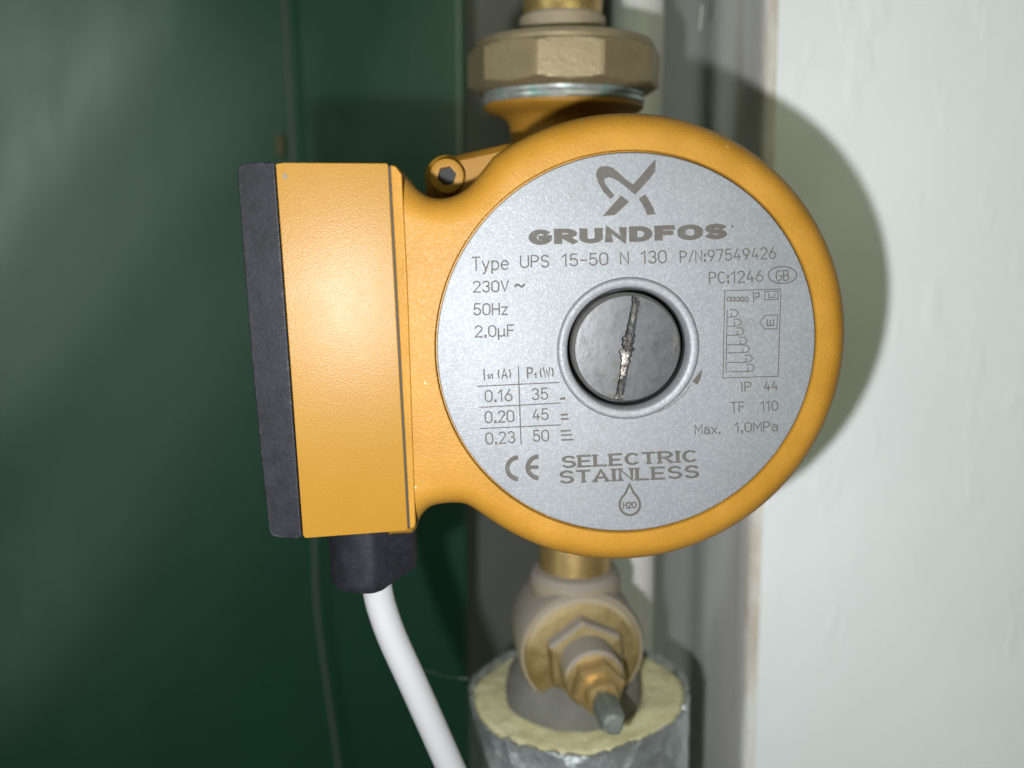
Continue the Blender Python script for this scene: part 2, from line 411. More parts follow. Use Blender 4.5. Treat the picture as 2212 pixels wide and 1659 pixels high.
for k in range(1, 9):
    t = k / 8 * math.pi / 2
    prof.append((RA * (1 - math.cos(t)), D_RIM - DA * math.sin(t)))
for off, d in prof:
    P = inset(off); loops.append([(x * MM, d * MM, z * MM) for x, z in P])
bm = bmesh.new(); vl = [[bm.verts.new(p) for p in lp] for lp in loops]
n = len(out)
for i in range(len(vl) - 1):
    for j in range(n): bm.faces.new((vl[i][j], vl[i][(j + 1) % n], vl[i + 1][(j + 1) % n], vl[i + 1][j]))
bm.faces.new(vl[0][::-1])
NC = 180
crings = []
for r, d in [(R_PL + 0.75, 0.1), (R_PL + 0.35, 0.1), (R_PL + 0.2, 0.35), (R_PL + 0.2, 1.6), (12.4, 1.6), (12.4, 8.0)]:
    crings.append([bm.verts.new((r * math.cos(2 * math.pi * k / NC) * MM, d * MM, r * math.sin(2 * math.pi * k / NC) * MM)) for k in range(NC)])
for i in range(5):
    for k in range(NC): bm.faces.new((crings[i][k], crings[i][(k + 1) % NC], crings[i + 1][(k + 1) % NC], crings[i + 1][k]))
bm.faces.new(crings[-1])
bm.edges.ensure_lookup_table(); bm.verts.index_update()
es = [bm.edges.get((vl[-1][j], vl[-1][(j + 1) % n])) for j in range(n)] + [bm.edges.get((crings[0][k], crings[0][(k + 1) % NC])) for k in range(NC)]
bmesh.ops.triangle_fill(bm, edges=[e for e in es if e], use_beauty=True, use_dissolve=False)
bmesh.ops.recalc_face_normals(bm, faces=bm.faces)
me = bpy.data.meshes.new('motor_housing'); bm.to_mesh(me); bm.free()
link('motor_housing', me, M['cast'], pump, True, 50)

# --- raised rim strip of the housing beside the box
def prism(name, corners_front, d_back, mat, bev, seg=3, parent=pump, back_shift=0.0):
    """corners_front: (px, py, d); pushed straight back to d_back"""
    f = []
    for px, py, d in corners_front:
        x, z = L(px, py, d); f.append((x, d, z))
    n_ = len(f); vs_ = [(x * MM, d * MM, z * MM) for x, d, z in f] + [(x * MM, d_back * MM, z * MM) for x, d, z in f]
    fs = [tuple(range(n_)), tuple(range(n_, 2 * n_))[::-1]] + [(i, (i + 1) % n_, n_ + (i + 1) % n_, n_ + i) for i in range(n_)]
    o_ = obj(name, vs_, fs, mat, parent, True, 35); 
    if bev: bevel(o_, bev * MM, seg)
    return o_
prism('housing_rim', [(841.5, 355, 0.2), (854, 358, -0.25), (868, 376, -0.25), (880, 600, -0.25), (890, 900, -0.25), (898, 1134, -0.25), (893, 1142, -0.25), (884, 1145, 0.2)], 30, M['cast'], 0.7, 3)

# --- terminal box and its black cover
prism('terminal_box', [(595, 354, -2.5), (612, 351, -2.4), (835, 352.5, -0.35), (838.5, 356, -0.3), (881, 1144, -0.3), (875, 1147, -0.35), (659, 1163, -2.4), (654, 1156, -2.5)], 46, M['box'], 0.9, 4)
prism('box_seam_core', [(600, 364, 0.6), (800, 360, 0.6), (843, 359, -0.05), (885, 1139, -0.05), (850, 1143, 0.6), (656, 1152, 0.6)], 44, M['gap'], 0)
cov = []
cl = [(593, 351, -1.4), (575, 350, -1.4), (540, 350.5, -1.0), (522, 354, -0.6), (513, 364, -0.3), (512, 376, -0.3), (526, 560, -0.6), (545, 800, -0.6), (566, 1010, -0.6), (580, 1142, -0.3), (584, 1154, -0.3), (592, 1161, -0.6), (620, 1164, -1.2), (648, 1164, -1.4), (652, 1158, -1.4)]
prism('box_cover', cl, 46, M['black'], 1.6, 4)
# cover lettering side ridge: a slim raised lip on the cover's outer side
mb = MB()
c0 = l3(616, 381, -2.36)
mb.add([(c0[0] + 0.00045 * math.cos(t) * s, c0[1] - 0.00012, c0[2] + 0.0007 * math.sin(t) * s) for t, s in [(i * math.pi / 4, random.uniform(0.6, 1.1)) for i in range(8)]], [tuple(range(8))])
mb.build('paint_chip', M['patina'], pump)

# --- cable gland under the box
gx, gz = L(806, 1150, 17); gx2, gz2 = L(809, 1246, 17)
rg = 9.7
def gland_r(t, a):
    return 1.0
mb = MB(); seg = 72; rr = []
hgt = gz - gz2
for k, (s, dz) in enumerate([(1.0, 4), (1.0, 0), (1.0, -hgt * 0.6), (1.0, -hgt * 0.8), (0.985, -hgt * 0.92), (0.95, -hgt * 0.98), (0.88, -hgt * 1.01), (0.38, -hgt * 1.02)]):
    ring = []
    for j in range(seg):
        t = 2 * math.pi * j / seg
        x, y = math.cos(t), math.sin(t)               # y = -1 faces the camera
        q = 1.0
        flat = 0.86 / max(math.cos(t - R(-52)), 1e-3)  # one flat facet, front right
        if math.cos(t - R(-52)) > 0.5 and flat < 1.0: q = flat
        z = gz + dz
        if x > 0.35 and dz < -hgt * 0.5: z += (x - 0.35) * 3.6 * min(1, (-dz / hgt - 0.5) * 2)
        ring.append(((gx + (gx2 - gx) * max(0, -dz / hgt) + rg * s * q * x) * MM, (17 + rg * s * q * y) * MM, z * MM))
    rr.append(ring)
mb.rings(rr); mb.build('cable_gland', M['black'], pump, True, 28)

# --- nameplate
mb = MB(); mb.lathe([(R_PL - 0.15, 1.5), (R_PL - 0.15, 0.55), (R_PL - 0.35, 0.34), (R_PL - 1.0, 0.30), (13.9, 0.30), (13.9, 1.5)], axis='y', seg=NC, cap0=False, cap1=False)
plate = mb.build('nameplate', M['plate'], pump, True, 30)
D_PL = 0.30
# --- pressed ring round the screw
bx, bz = L(1357, 754, D_PL)
def ringlathe(name, prof, mat, parent, cx=bx, cz=bz, seg=128, angle=45, wob=None):
    m_ = MB(); m_.lathe(prof, axis='y', seg=seg, origin=(cx * MM, 0, cz * MM), cap0=False, cap1=False, wob=wob); return m_.build(name, mat, parent, True, angle)
ringlathe('bezel_ring', [(14.0, 0.34), (13.92, 0.1), (13.75, -0.30), (13.5, -0.48), (13.2, -0.52), (12.3, -0.44), (12.05, -0.22), (11.75, 2.0), (11.65, 2.6)], M['plate'], plate, angle=60)
mb = MB(); mb.lathe([(11.62, 2.1), (11.62, 6.0), (6, 6.0)], axis='y', seg=64, origin=(bx * MM, 0, bz * MM), cap0=False, cap1=True); mb.build('bezel_well', M['gap'], plate)

# --- vent screw with a chewed slot: two half discs over a slot floor
sx, sz = L(1355.5, 753, -0.3); SR = 10.2; SF = 10.85
t0 = L(1372, 647, -0.3); t1 = L(1336, 856, -0.3)
sd = Vector((t1[0] - t0[0], t1[1] - t0[1])).normalized(); sn = Vector((-sd.y, sd.x))      # along, across
screw_e = MB(); screw_e.lathe([(SF, 6.0), (SF, 1.5), (SF - 0.1, 0.9), (SR + 0.05, 0.0)], axis='y', seg=128, origin=(sx * MM, 0, sz * MM), cap0=False, cap1=False)
vent = screw_e.build('vent_screw', M['screw_side'], pump, True, 25)
half = 9.25
def jag(t, side):
    base = 0.80 if side < 0 else 0.86
    m_ = math.exp(-((t + 0.2) / 3.0) ** 2)
    return base + m_ * (0.55 + 0.25 * math.sin(t * 2.3 + side)) * (1.0 if side < 0 else 0.55) + 0.05 * math.sin(t * 5.1 + 2 * side) + 0.16 * m_ * math.sin(t * 4.7 + side * 2)
ctr = Vector((sx, sz))
for side in (-1, 1):
    ts = np.linspace(-half, half, 60)
    edge = [ctr + sd * float(t) + sn * (side * jag(float(t), side)) for t in ts]
    e0, e1 = edge[0] - ctr, edge[-1] - ctr
    b0 = math.atan2(e1.y, e1.x); b1 = math.atan2(e0.y, e0.x)
    # walk round the rim from the end of the slot to its start on this side
    def go(b0, b1, ccw):
        if ccw:
            while b1 < b0: b1 += 2 * math.pi
        else:
            while b1 > b0: b1 -= 2 * math.pi
        return np.linspace(b0, b1, 80)
    ccw = sn.cross(sd) * side < 0 if hasattr(sn, 'cross') else True
    angs = go(b0, b1, ccw)
    mid = ctr + Vector((math.cos(angs[40]), math.sin(angs[40]))) * SR
    if (mid - ctr).dot(sn) * side < 0: angs = go(b0, b1, not ccw)
    rim = [ctr + Vector((math.cos(a), math.sin(a))) * SR for a in angs]
    poly = edge + rim
    nn = len(poly)
    vs_ = [(p.x * MM, -0.3 * MM, p.y * MM) for p in poly]
    # small slope down into the slot
    bm = bmesh.new(); top = [bm.verts.new(v) for v in vs_]; bm.faces.new(top)
    low = [bm.verts.new(((p - sn * (side * 0.34)).x * MM, 0.10 * MM, (p - sn * (side * 0.34)).y * MM)) for p in edge]
    low2 = [bm.verts.new(((p - sn * (side * 0.36)).x * MM, 1.2 * MM, (p - sn * (side * 0.36)).y * MM)) for p in edge]
    for k in range(len(edge) - 1):
        bm.faces.new((top[k], top[k + 1], low[k + 1], low[k])); bm.faces.new((low[k], low[k + 1], low2[k + 1], low2[k]))
    outer = [bm.verts.new(((ctr + (p - ctr) * (SR + 0.04) / SR).x * MM, 0.0 * MM, (ctr + (p - ctr) * (SR + 0.04) / SR).y * MM)) for p in rim]
    for k in range(len(rim) - 1): bm.faces.new((top[len(edge) + k], top[len(edge) + k + 1], outer[k + 1], outer[k]))
    bmesh.ops.recalc_face_normals(bm, faces=bm.faces)
    me = bpy.data.meshes.new('screw_face'); bm.to_mesh(me); bm.free(); link('screw_face', me, M['screw'], vent, True, 30)
fl = []
for t in np.linspace(-half - 1.3, half + 1.3, 40):
    for s_ in (-1.6, -0.5, 0.5, 1.6):
        p = ctr + sd * float(t) + sn * s_; fl.append((p.x * MM, (0.75 - 0.55 * math.exp(-((t - 1) / 3.0) ** 2) * (0.6 + 0.4 * math.sin(t * 3 + s_ * 2)) + 0.3 * (abs(t) / half) * (t < 0)) * MM, p.y * MM))
obj('slot_floor', fl, [(4 * i + j, 4 * i + j + 1, 4 * i + j + 5, 4 * i + j + 4) for i in range(39) for j in range(3)], M['slot'], vent, True, 60)

# ------------------------------------------------------------------ etched print on the nameplate
def A(cx, cy, rx, ry, d0, d1, n_=12): return [(cx + rx * math.cos(R(a)), cy + ry * math.sin(R(a))) for a in np.linspace(d0, d1, n_)]
GW = {}; G = {}
def g(ch, w_, *paths): GW[ch] = w_; G[ch] = paths
def O(w_, y0=0.0, y1=1.0, n_=9):
    r = w_ / 2; ry = min(r * 1.15, (y1 - y0) / 2)
    return A(r, y1 - ry, r, ry, 0, 180, n_) + A(r, y0 + ry, r, ry, 180, 360, n_) + [(w_, y1 - ry)]
g('0', .52, O(.52)); g('O', .6, O(.6))
g('1', .32, [(.0, .78), (.24, 1), (.24, 0)])
g('2', .5, A(.25, .74, .25, .26, 165, -30, 10) + [(0, 0), (.5, 0)])
g('3', .5, A(.25, .76, .23, .24, 160, -85, 10), A(.25, .27, .25, .27, 88, -165, 12))
g('4', .54, [(.3, 1), (.02, .28), (.54, .28)], [(.4, .52), (.4, 0)])
g('5', .5, [(.46, 1), (.08, 1), (.04, .52)] + A(.24, .31, .26, .31, 130, -160, 12))
g('6', .52, [(.36, 1), (.06, .48)] + A(.26, .3, .26, .3, 165, 525, 18))
g('7', .5, [(0, 1), (.5, 1), (.18, 0)])
g('8', .52, A(.26, .76, .22, .24, -90, 270, 16), A(.26, .27, .26, .27, 90, 450, 16))
g('9', .52, A(.26, .7, .26, .3, 0, 360, 18) + [(.5, .6), (.18, 0)])
g('T', .5, [(0, 1), (.5, 1)], [(.25, 1), (.25, 0)])
g('y', .46, [(0, .68), (.24, 0)], [(.46, .68), (.14, -.26), (.02, -.26)])
g('p', .46, [(0, .68), (0, -.28)], [(0, .6)] + A(.22, .34, .24, .34, 110, -110, 12) + [(0, .08)])
g('e', .48, [(.02, .36), (.48, .36)] + A(.24, .34, .24, .34, 0, 315, 14))
g('U', .54, [(0, 1), (0, .3)] + A(.27, .28, .27, .28, 180, 360, 10) + [(.54, 1)])
g('P', .5, [(0, 0), (0, 1), (.24, 1)] + A(.24, .74, .26, .26, 90, -90, 9) + [(0, .48)])
g('S', .5, A(.26, .75, .24, .25, 30, 250, 12) + A(.25, .26, .25, .26, 70, -150, 12))
g('-', .42, [(.02, .45), (.42, .45)]); g('N', .5, [(0, 0), (0, 1), (.5, 0), (.5, 1)])
g('/', .36, [(0, -.02), (.36, 1.02)]); g(':', .12, [(.06, .62), (.06, .5)], [(.06, .14), (.06, .02)]); g('.', .12, [(.06, .1), (.06, 0)])
g('C', .52, A(.28, .5, .28, .5, 48, 312, 16)); g('G', .54, A(.28, .5, .28, .5, 48, 330, 16) + [(.54, .46), (.32, .46)])
g('B', .5, [(0, .5), (.28, .5)] + A(.26, .75, .2, .25, -90, 90, 8) + [(0, 1), (0, 0)] + A(.26, .25, .24, .25, -90, 90, 8))
g('V', .52, [(0, 1), (.26, 0), (.52, 1)]); g('H', .52, [(0, 0), (0, 1)], [(.52, 0), (.52, 1)], [(0, .5), (.52, .5)])
g('z', .42, [(0, .66), (.42, .66), (0, 0), (.42, 0)])
g('u', .5, [(0, .68), (0, -.28)], [(0, .18)] + A(.22, .2, .22, .2, 200, 340, 8) + [(.44, .68)], [(.44, .18), (.5, 0)])
g('F', .46, [(0, 0), (0, 1), (.46, 1)], [(0, .52), (.4, .52)]); g('I', .08, [(.04, 0), (.04, 1)])
g('(', .2, A(.5, .5, .46, .66, 145, 215, 8)); g(')', .2, A(-.3, .5, .46, .66, 35, -35, 8))
g('A', .56, [(0, 0), (.28, 1), (.56, 0)], [(.1, .32), (.46, .32)]); g('W', .7, [(0, 1), (.18, 0), (.35, .8), (.52, 0), (.7, 1)])
g('M', .62, [(0, 0), (0, 1), (.31, .35), (.62, 1), (.62, 0)]); g('a', .46, A(.22, .22, .22, .22, 20, 380, 12), A(.23, .46, .22, .22, 150, 0, 8) + [(.45, 0)])
g('x', .44, [(0, .66), (.44, 0)], [(.44, .66), (0, 0)]); g(' ', .3); g('R', .54, [(0, 0), (0, 1), (.26, 1)] + A(.26, .74, .27, .26, 90, -90, 9) + [(0, .48)], [(.24, .46), (.54, 0)])
g('D', .54, [(0, 0), (0, 1), (.24, 1)] + A(.24, .5, .30, .5, 90, -90, 12) + [(0, 0)]); g('L', .46, [(0, 1), (0, 0), (.46, 0)]); g('E', .46, [(.46, 1), (0, 1), (0, 0), (.46, 0)], [(0, .5), (.38, .5)])

class Print:
    """flat strokes laid on the nameplate; every stroke a hair above the last so that none share a plane"""
    def __init__(s): s.v = []; s.f = []; s.k = 0
    def lift(s): s.k += 1; return D_PL - 0.02 - 0.004 * (s.k % 12)
    def poly(s, pts):
        d = s.lift(); b = len(s.v)
        s.v += [l3(x, y, d) for x, y in pts]; s.f.append(tuple(range(b, b + len(pts))))
    def stroke(s, pts, wx, wy=None, closed=False, cap=0.0):
        """pts in picture pixels; wx, wy half widths of the pen in x and y"""
        wy = wy or wx
        P = [np.array([p[0] / wx, p[1] / wy], float) for p in pts]
        Q = [P[0]]
        for p in P[1:]:
            if np.linalg.norm(p - Q[-1]) > 1e-3: Q.append(p)
        P = Q
        if len(P) < 2: return
        if closed and np.linalg.norm(P[0] - P[-1]) < 1e-3: P = P[:-1]
        n_ = len(P); d = s.lift(); b = len(s.v)
        if not closed:
            P[0] = P[0] + (P[0] - P[1]) / np.linalg.norm(P[0] - P[1]) * cap; P[-1] = P[-1] + (P[-1] - P[-2]) / np.linalg.norm(P[-1] - P[-2]) * cap
        for i in range(n_):
            pa = P[i - 1] if (i > 0 or closed) else None; pb = P[(i + 1) % n_] if (i < n_ - 1 or closed) else None
            ta = (P[i] - pa) / np.linalg.norm(P[i] - pa) if pa is not None else None
            tb = (pb - P[i]) / np.linalg.norm(pb - P[i]) if pb is not None else None
            if ta is None: ta = tb
            if tb is None: tb = ta
            na = np.array([-ta[1], ta[0]]); nb = np.array([-tb[1], tb[0]]); m2 = na + nb
            L2 = np.linalg.norm(m2); m2 = m2 / L2 if L2 > 0.2 else na
            k = 1 / max(m2.dot(na), 0.5)
            for sg in (1, -1):
                q = P[i] + m2 * k * sg; s.v.append(l3(q[0] * wx, q[1] * wy, d - 0.0006 * i))
        for i in range(n_ if closed else n_ - 1):
            j = (i + 1) % n_; s.f.append((b + 2 * i, b + 2 * i + 1, b + 2 * j + 1, b + 2 * j))
    def text(s, string, x0, y0, x1, y1, h, pen=1.6, gap=.2, pen_y=None, serif=False):
        tot = sum(GW[c] for c in string) + gap * (len(string) - 1); k = (math.hypot(x1 - x0, y1 - y0)) / tot
        ux, uy = (x1 - x0) / math.hypot(x1 - x0, y1 - y0), (y1 - y0) / math.hypot(x1 - x0, y1 - y0)
        q = 0.0
        for c in string:
            for path in G[c]:
                pts = []
                for gx_, gy_ in path:
                    aa = (q + gx_) * k; vv = gy_ * h
                    pts.append((x0 + ux * aa + uy * vv, y0 + uy * aa - ux * vv))
                s.stroke(pts, pen * (1.7 if c in '.:' else 1), pen_y, cap=0.8)
            if serif:
                ends = {'S': [], 'E': [(0, 0), (0, 1)], 'L': [(0, 1), (0, 0)], 'C': [], 'T': [(.25, 0)], 'R': [(0, 0), (0, 1), (.54, 0)], 'I': [(.04, 0), (.04, 1)], 'A': [(0, 0), (.56, 0)], 'N': [(0, 0), (0, 1), (.5, 1)]}.get(c, [])
                for ex, ey in ends:
                    aa = (q + ex) * k; vv = ey * h
                    cx_, cy_ = x0 + ux * aa + uy * vv, y0 + uy * aa - ux * vv
                    s.stroke([(cx_ - ux * 6.5, cy_ - uy * 6.5), (cx_ + ux * 6.5, cy_ + uy * 6.5)], 1.7)
            q += GW[c] + gap
    def build(s, name): return obj(name, s.v, s.f, M['etch'], plate, False)
def words(name, *lines, **kw):
    p = Print()
    for ln in lines: p.text(*ln, **kw)
    return p.build(name)
words('type_lettering', ('Type', 1021, 584, 1098, 582, 28), ('UPS', 1125, 578, 1185, 576.5, 25), ('15-50', 1215, 575, 1313, 571.5, 25), ('N', 1341, 570.5, 1357.5, 570, 25), ('130', 1386, 569, 1439, 567.5, 26), pen=1.55)
words('part_number_lettering', ('P/N:97549426', 1470, 567, 1676, 558, 24), ('PC:1246', 1533, 612.5, 1648, 608, 24), pen=1.35)
p = Print(); p.text('GB', 1677, 606.5, 1704, 605.5, 22, pen=1.3)
p.stroke([(1690.3 + 31 * math.cos(t), 594 + 18 * math.sin(t)) for t in np.linspace(0, 2 * math.pi, 48, endpoint=False)], 1.2, closed=True); p.build('origin_mark')
p = Print(); p.text('230V', 1023, 631, 1098, 629.5, 23, pen=1.55)
p.stroke([(1112, 620), (1115, 615.5), (1119, 614.5), (1123, 617.5), (1127, 619.5), (1131, 617), (1133, 613)], 2.3)
p.text('50Hz', 1024, 680.5, 1096, 679, 24, pen=1.55); p.text('2.0uF', 1027, 728, 1110, 725.5, 23.5, pen=1.55); p.build('rating_lettering')
# brand line and mark
p = Print(); p.text('GRUNDFOS', 1151, 525, 1562, 511.5, 24, pen=9.0, pen_y=4.9, gap=.36); p.stroke([(1579, 489), (1584, 488.7)], 2.6); p.build('brand_lettering')
def z1(pts): return [(905.2 + a_ * 0.42162, 301.7 + b_ * 0.42162) for a_, b_ in pts]
p = Print()
outer = [(980, 305), (945, 268), (918, 222), (906, 180), (912, 152), (930, 138), (958, 134), (990, 143), (1020, 166), (1060, 203), (1096, 230)]
inner = [(1002, 286), (976, 256), (956, 228), (948, 208), (954, 197), (972, 193), (995, 199), (1022, 213), (1056, 240), (1082, 262), (1106, 283)]
for k in range(len(outer) - 1):
    pass
d = p.lift(); b = len(p.v)
for o_, i_ in zip(z1(outer), z1(inner)): p.v += [l3(*o_, d), l3(*i_, d)]
p.f += [(b + 2 * i, b + 2 * i + 1, b + 2 * i + 3, b + 2 * i + 2) for i in range(len(outer) - 1)]
b2 = len(p.v); p.v += [l3(*q, d) for q in z1([(1212, 98), (1211, 160), (1184, 198)])]
p.f.append((b + 2 * (len(outer) - 1), b + 2 * (len(outer) - 1) + 1, b2 + 2, b2 + 1, b2))
p.poly(z1([(1035, 285), (1076, 318), (1004, 386), (940, 392)]))
d = p.lift(); b = len(p.v)
for o_, i_ in zip(z1([(1125, 303), (1146, 335), (1160, 362), (1170, 386)]), z1([(1158, 279), (1182, 315), (1200, 350), (1213, 382)])): p.v += [l3(*o_, d), l3(*i_, d)]
p.f += [(b + 2 * i, b + 2 * i + 1, b + 2 * i + 3, b + 2 * i + 2) for i in range(3)]
p.build('brand_mark')
# current / power table
p = Print()
p.stroke([(1119.5, 789), (1125.7, 960)], 1.3)
for a_, b_ in (((1031.7, 834.5), (1209.6, 826)), ((1035, 880), (1211.7, 870.5)), ((1036, 926), (1211.7, 917.7))): p.stroke([a_, b_], 1.15)
for x0, x1, y, t in ((1209.6, 1221.4, 861, 2.4), (1211, 1227, 895.7, 1.9), (1211.7, 1228, 905, 1.9), (1211, 1233, 930.5, 1.8), (1211.7, 1235.5, 939.8, 1.8), (1213, 1239, 950, 1.8)):
    p.stroke([(x0, y + .5), (x1, y - .5)], t)
p.build('table_lines')
words('table_figures', ('0.16', 1049, 868, 1106, 865.5, 24), ('35', 1150, 863.5, 1183, 862, 23.5), ('0.20', 1049, 913.5, 1110, 910.5, 24), ('45', 1151.5, 907.5, 1184, 906, 23), ('0.23', 1050.5, 959.5, 1112, 956, 24), ('50', 1152.5, 953.5, 1185, 952, 23), pen=1.5)
p = Print(); p.text('I', 1045.5, 820.5, 1047.5, 820.4, 23, pen=1.6); p.text('1', 1053, 818, 1057, 817.8, 9, pen=1.2); p.text('/', 1058, 818, 1061, 817.8, 9, pen=1.0); p.text('1', 1061, 817.6, 1065, 817.5, 9, pen=1.2)
p.text('(A)', 1076, 818.5, 1104, 817, 21, pen=1.5); p.text('P', 1140, 817, 1151, 816.5, 22, pen=1.7); p.text('1', 1154, 816, 1159, 815.8, 9, pen=1.4); p.text('(W)', 1167, 816, 1196, 814.5, 21, pen=1.6); p.build('table_heading')
# CE mark, quality mark, drop
p = Print()
for cx, bar in ((1123, 0), (1167, 1)):
    p.stroke([(cx - 2 + 25 * math.cos(t), 1011.5 - (2 if bar else 0) - 23.5 * math.sin(t)) for t in np.linspace(R(94), R(266), 22)], 5.0)
    if bar: p.stroke([(cx - 24, 1009.5), (cx - 4, 1009)], 4.2)
p.build('conformity_mark')
p = Print(); p.text('SELECTRIC', 1217, 1009.5, 1503, 996, 22.5, pen=3.9, pen_y=2.2, gap=.24, serif=True); p.text('STAINLESS', 1212, 1043, 1507, 1030.5, 24, pen=4.0, pen_y=2.2, gap=.24, serif=True); p.build('quality_lettering')
p = Print()
dp = [(1360, 1046), (1352, 1064), (1342, 1077)] + [(1360.5 + 22 * math.cos(R(a)), 1090.5 - 22 * math.sin(R(a))) for a in np.linspace(150, 390, 26)] + [(1378.5, 1076), (1368, 1063)]
p.stroke(dp, 2.6, closed=True); p.text('H2O', 1347, 1098, 1374, 1096.5, 12, pen=1.5); p.build('drop_mark')
# right-hand data and diagram
words('data_lettering', ('IP', 1602, 846, 1623, 845, 20), ('44', 1651, 843.5, 1680, 842, 19), ('TF', 1580, 890.5, 1608, 889, 21), ('110', 1644, 888, 1680, 886, 20), ('Max.', 1502, 938, 1556, 936, 20), ('1.0MPa', 1588, 934, 1680, 930.5, 20), pen=1.25)
def z4(pts): return [(1481.2 + a_ * .24793, 576 + b_ * .24793) for a_, b_ in pts]
p = Print()
p.stroke(z4([(340, 210), (830, 195), (805, 955), (325, 970)]), 1.0, closed=True)
p.stroke(z4([(690, 215), (805, 212), (803, 285), (690, 288)]), 1.0, closed=True); p.stroke(z4([(722, 232), (722, 270), (775, 268), (775, 232)]), 1.0)
p.stroke(z4([(645, 490), (690, 425), (800, 420), (795, 540), (690, 545)]), 1.0, closed=True); p.stroke(z4([(710, 460), (712, 515), (765, 512), (765, 455)]), 1.2); p.stroke(z4([(738, 462), (738, 512)]), 1.0)
for k, x in enumerate((362, 400, 438, 476, 515)): p.stroke(z4([(x + 24, 262), (x, 272), (x, 296), (x + 26, 302), (x + 26, 262)]), 1.0)
p.stroke(z4([(590, 215), (592, 310)]), 1.0); p.stroke(z4([(600, 235), (640, 225), (640, 260), (602, 270)]), 1.3)
p.stroke(z4([(362, 375), (350, 930)]), 1.0)
for k, (cx, cy) in enumerate(((420, 405), (448, 485), (472, 563), (498, 645), (520, 715), (545, 800), (562, 880))):
    p.stroke(z4([(cx - 34, cy - 28), (cx + 14, cy - 30), (cx + 38, cy), (cx + 16, cy + 30), (cx - 32, cy + 32)]), 1.0)
    p.stroke(z4([(362, cy + 36), (cx - 20, cy + 34), (cx - 22, cy - 4)]), 1.0)
p.build('display_diagram')
p = Print()
p.stroke([(1420, 890.5), (1440, 882), (1460, 868), (1478, 851), (1492, 832)], 0.8); p.poly([(1518, 795), (1514, 816), (1507, 831), (1495, 825)]); p.build('turn_arrow')

# --- cast pump body behind the motor
def circ(cx, cz, r, a0_, a1_, n_=14): return [(cx + r * math.cos(R(a)), cz + r * math.sin(R(a))) for a in np.linspace(a0_, a1_, n_)]
DB = 44.0
lug = L(965, 380, 40)
la = math.degrees(math.atan2(lug[1], lug[0])); lr = math.hypot(*lug)
tp = L(1140, 299, DB)
outl = []
lr_ = 5.6
for k in range(4):
    an = la - 90 * k; cx, cz = lr * math.cos(R(an)), lr * math.sin(R(an))
    outl += circ(cx, cz, lr_, an + 62, an - 62, 10)
    if k == 0: outl += [tp, (0, tp[1] + 2.5), (12, tp[1] + 1.5)]
    else: outl += circ(0, 0, 46, an - 30, an - 60, 6)
mb = MB(); ol = np.array(outl)
mb.rings([[(x * s_ * MM, d_ * MM, z * s_ * MM) for x, z in ol] for s_, d_ in ((0.965, DB), (1.0, DB + 2.2), (1.0, DB + 8.5), (0.98, DB + 9.5))])
mb.build('pump_flange', M['cast'], pump, True, 30)
mb = MB(); mb.lathe([(40, 40), (40, DB + 4), (47, DB + 5), (50, 66), (49, 92), (44, 118), (30, 128)], axis='y', seg=64); mb.build('pump_volute', M['cast'], pump)
mb = MB(); mb.lathe([(33, 18), (24, 30), (18.3, 36), (17.0, 40), (16.6, 55.5), (16.9, 58.3), (18.0, 60.0), (20.5, 61.2), (23.8, 62.2), (24.8, 63.2), (24.8, 64.1), (24.4, 64.4)], axis='z', origin=(-0.0006, 0.102, 0), seg=72); mb.build('suction_neck', M['cast'], pump)
mb = MB(); mb.lathe([(33, -20), (24, -34), (18.3, -40), (17.5, -44), (18, -47), (25.8, -50), (25.8, -53)], axis='z', origin=(0.0015, 0.102, 0), seg=72); mb.build('delivery_neck', M['cast'], pump)
# cap screw in the upper lug
mb = MB(); o0 = (lug[0] * MM, 0, lug[1] * MM); HX = 2.35
rings_ = []
for r, d_ in ((4.15, DB + 2), (4.15, 40.6), (3.95, 40.15), (3.6, 40.0)):
    rings_.append([(o0[0] + r * math.cos(t) * MM, d_ * MM, o0[2] + r * math.sin(t) * MM) for t in [2 * math.pi * j / 48 for j in range(48)]])
for r, d_ in ((HX, 40.05), (HX, 43.5)):
    ring = []
    for j in range(48):
        t = 2 * math.pi * j / 48; m_ = (t - R(10)) % (math.pi / 3) - math.pi / 6; q = r * math.cos(math.pi / 6) / math.cos(m_)
        ring.append((o0[0] + q * math.cos(t) * MM, d_ * MM, o0[2] + q * math.sin(t) * MM))
    rings_.append(ring)
mb.rings(rings_, cap0=True, cap1=False); bolt = mb.build('cap_screw', M['cast'], pump, True, 35)
mb = MB(); mb.rings([rings_[-1], [(p_[0] * 1.0, p_[1] + 0.0002, p_[2]) for p_ in rings_[-1]]]); mb.build('hex_socket', M['gap'], bolt)

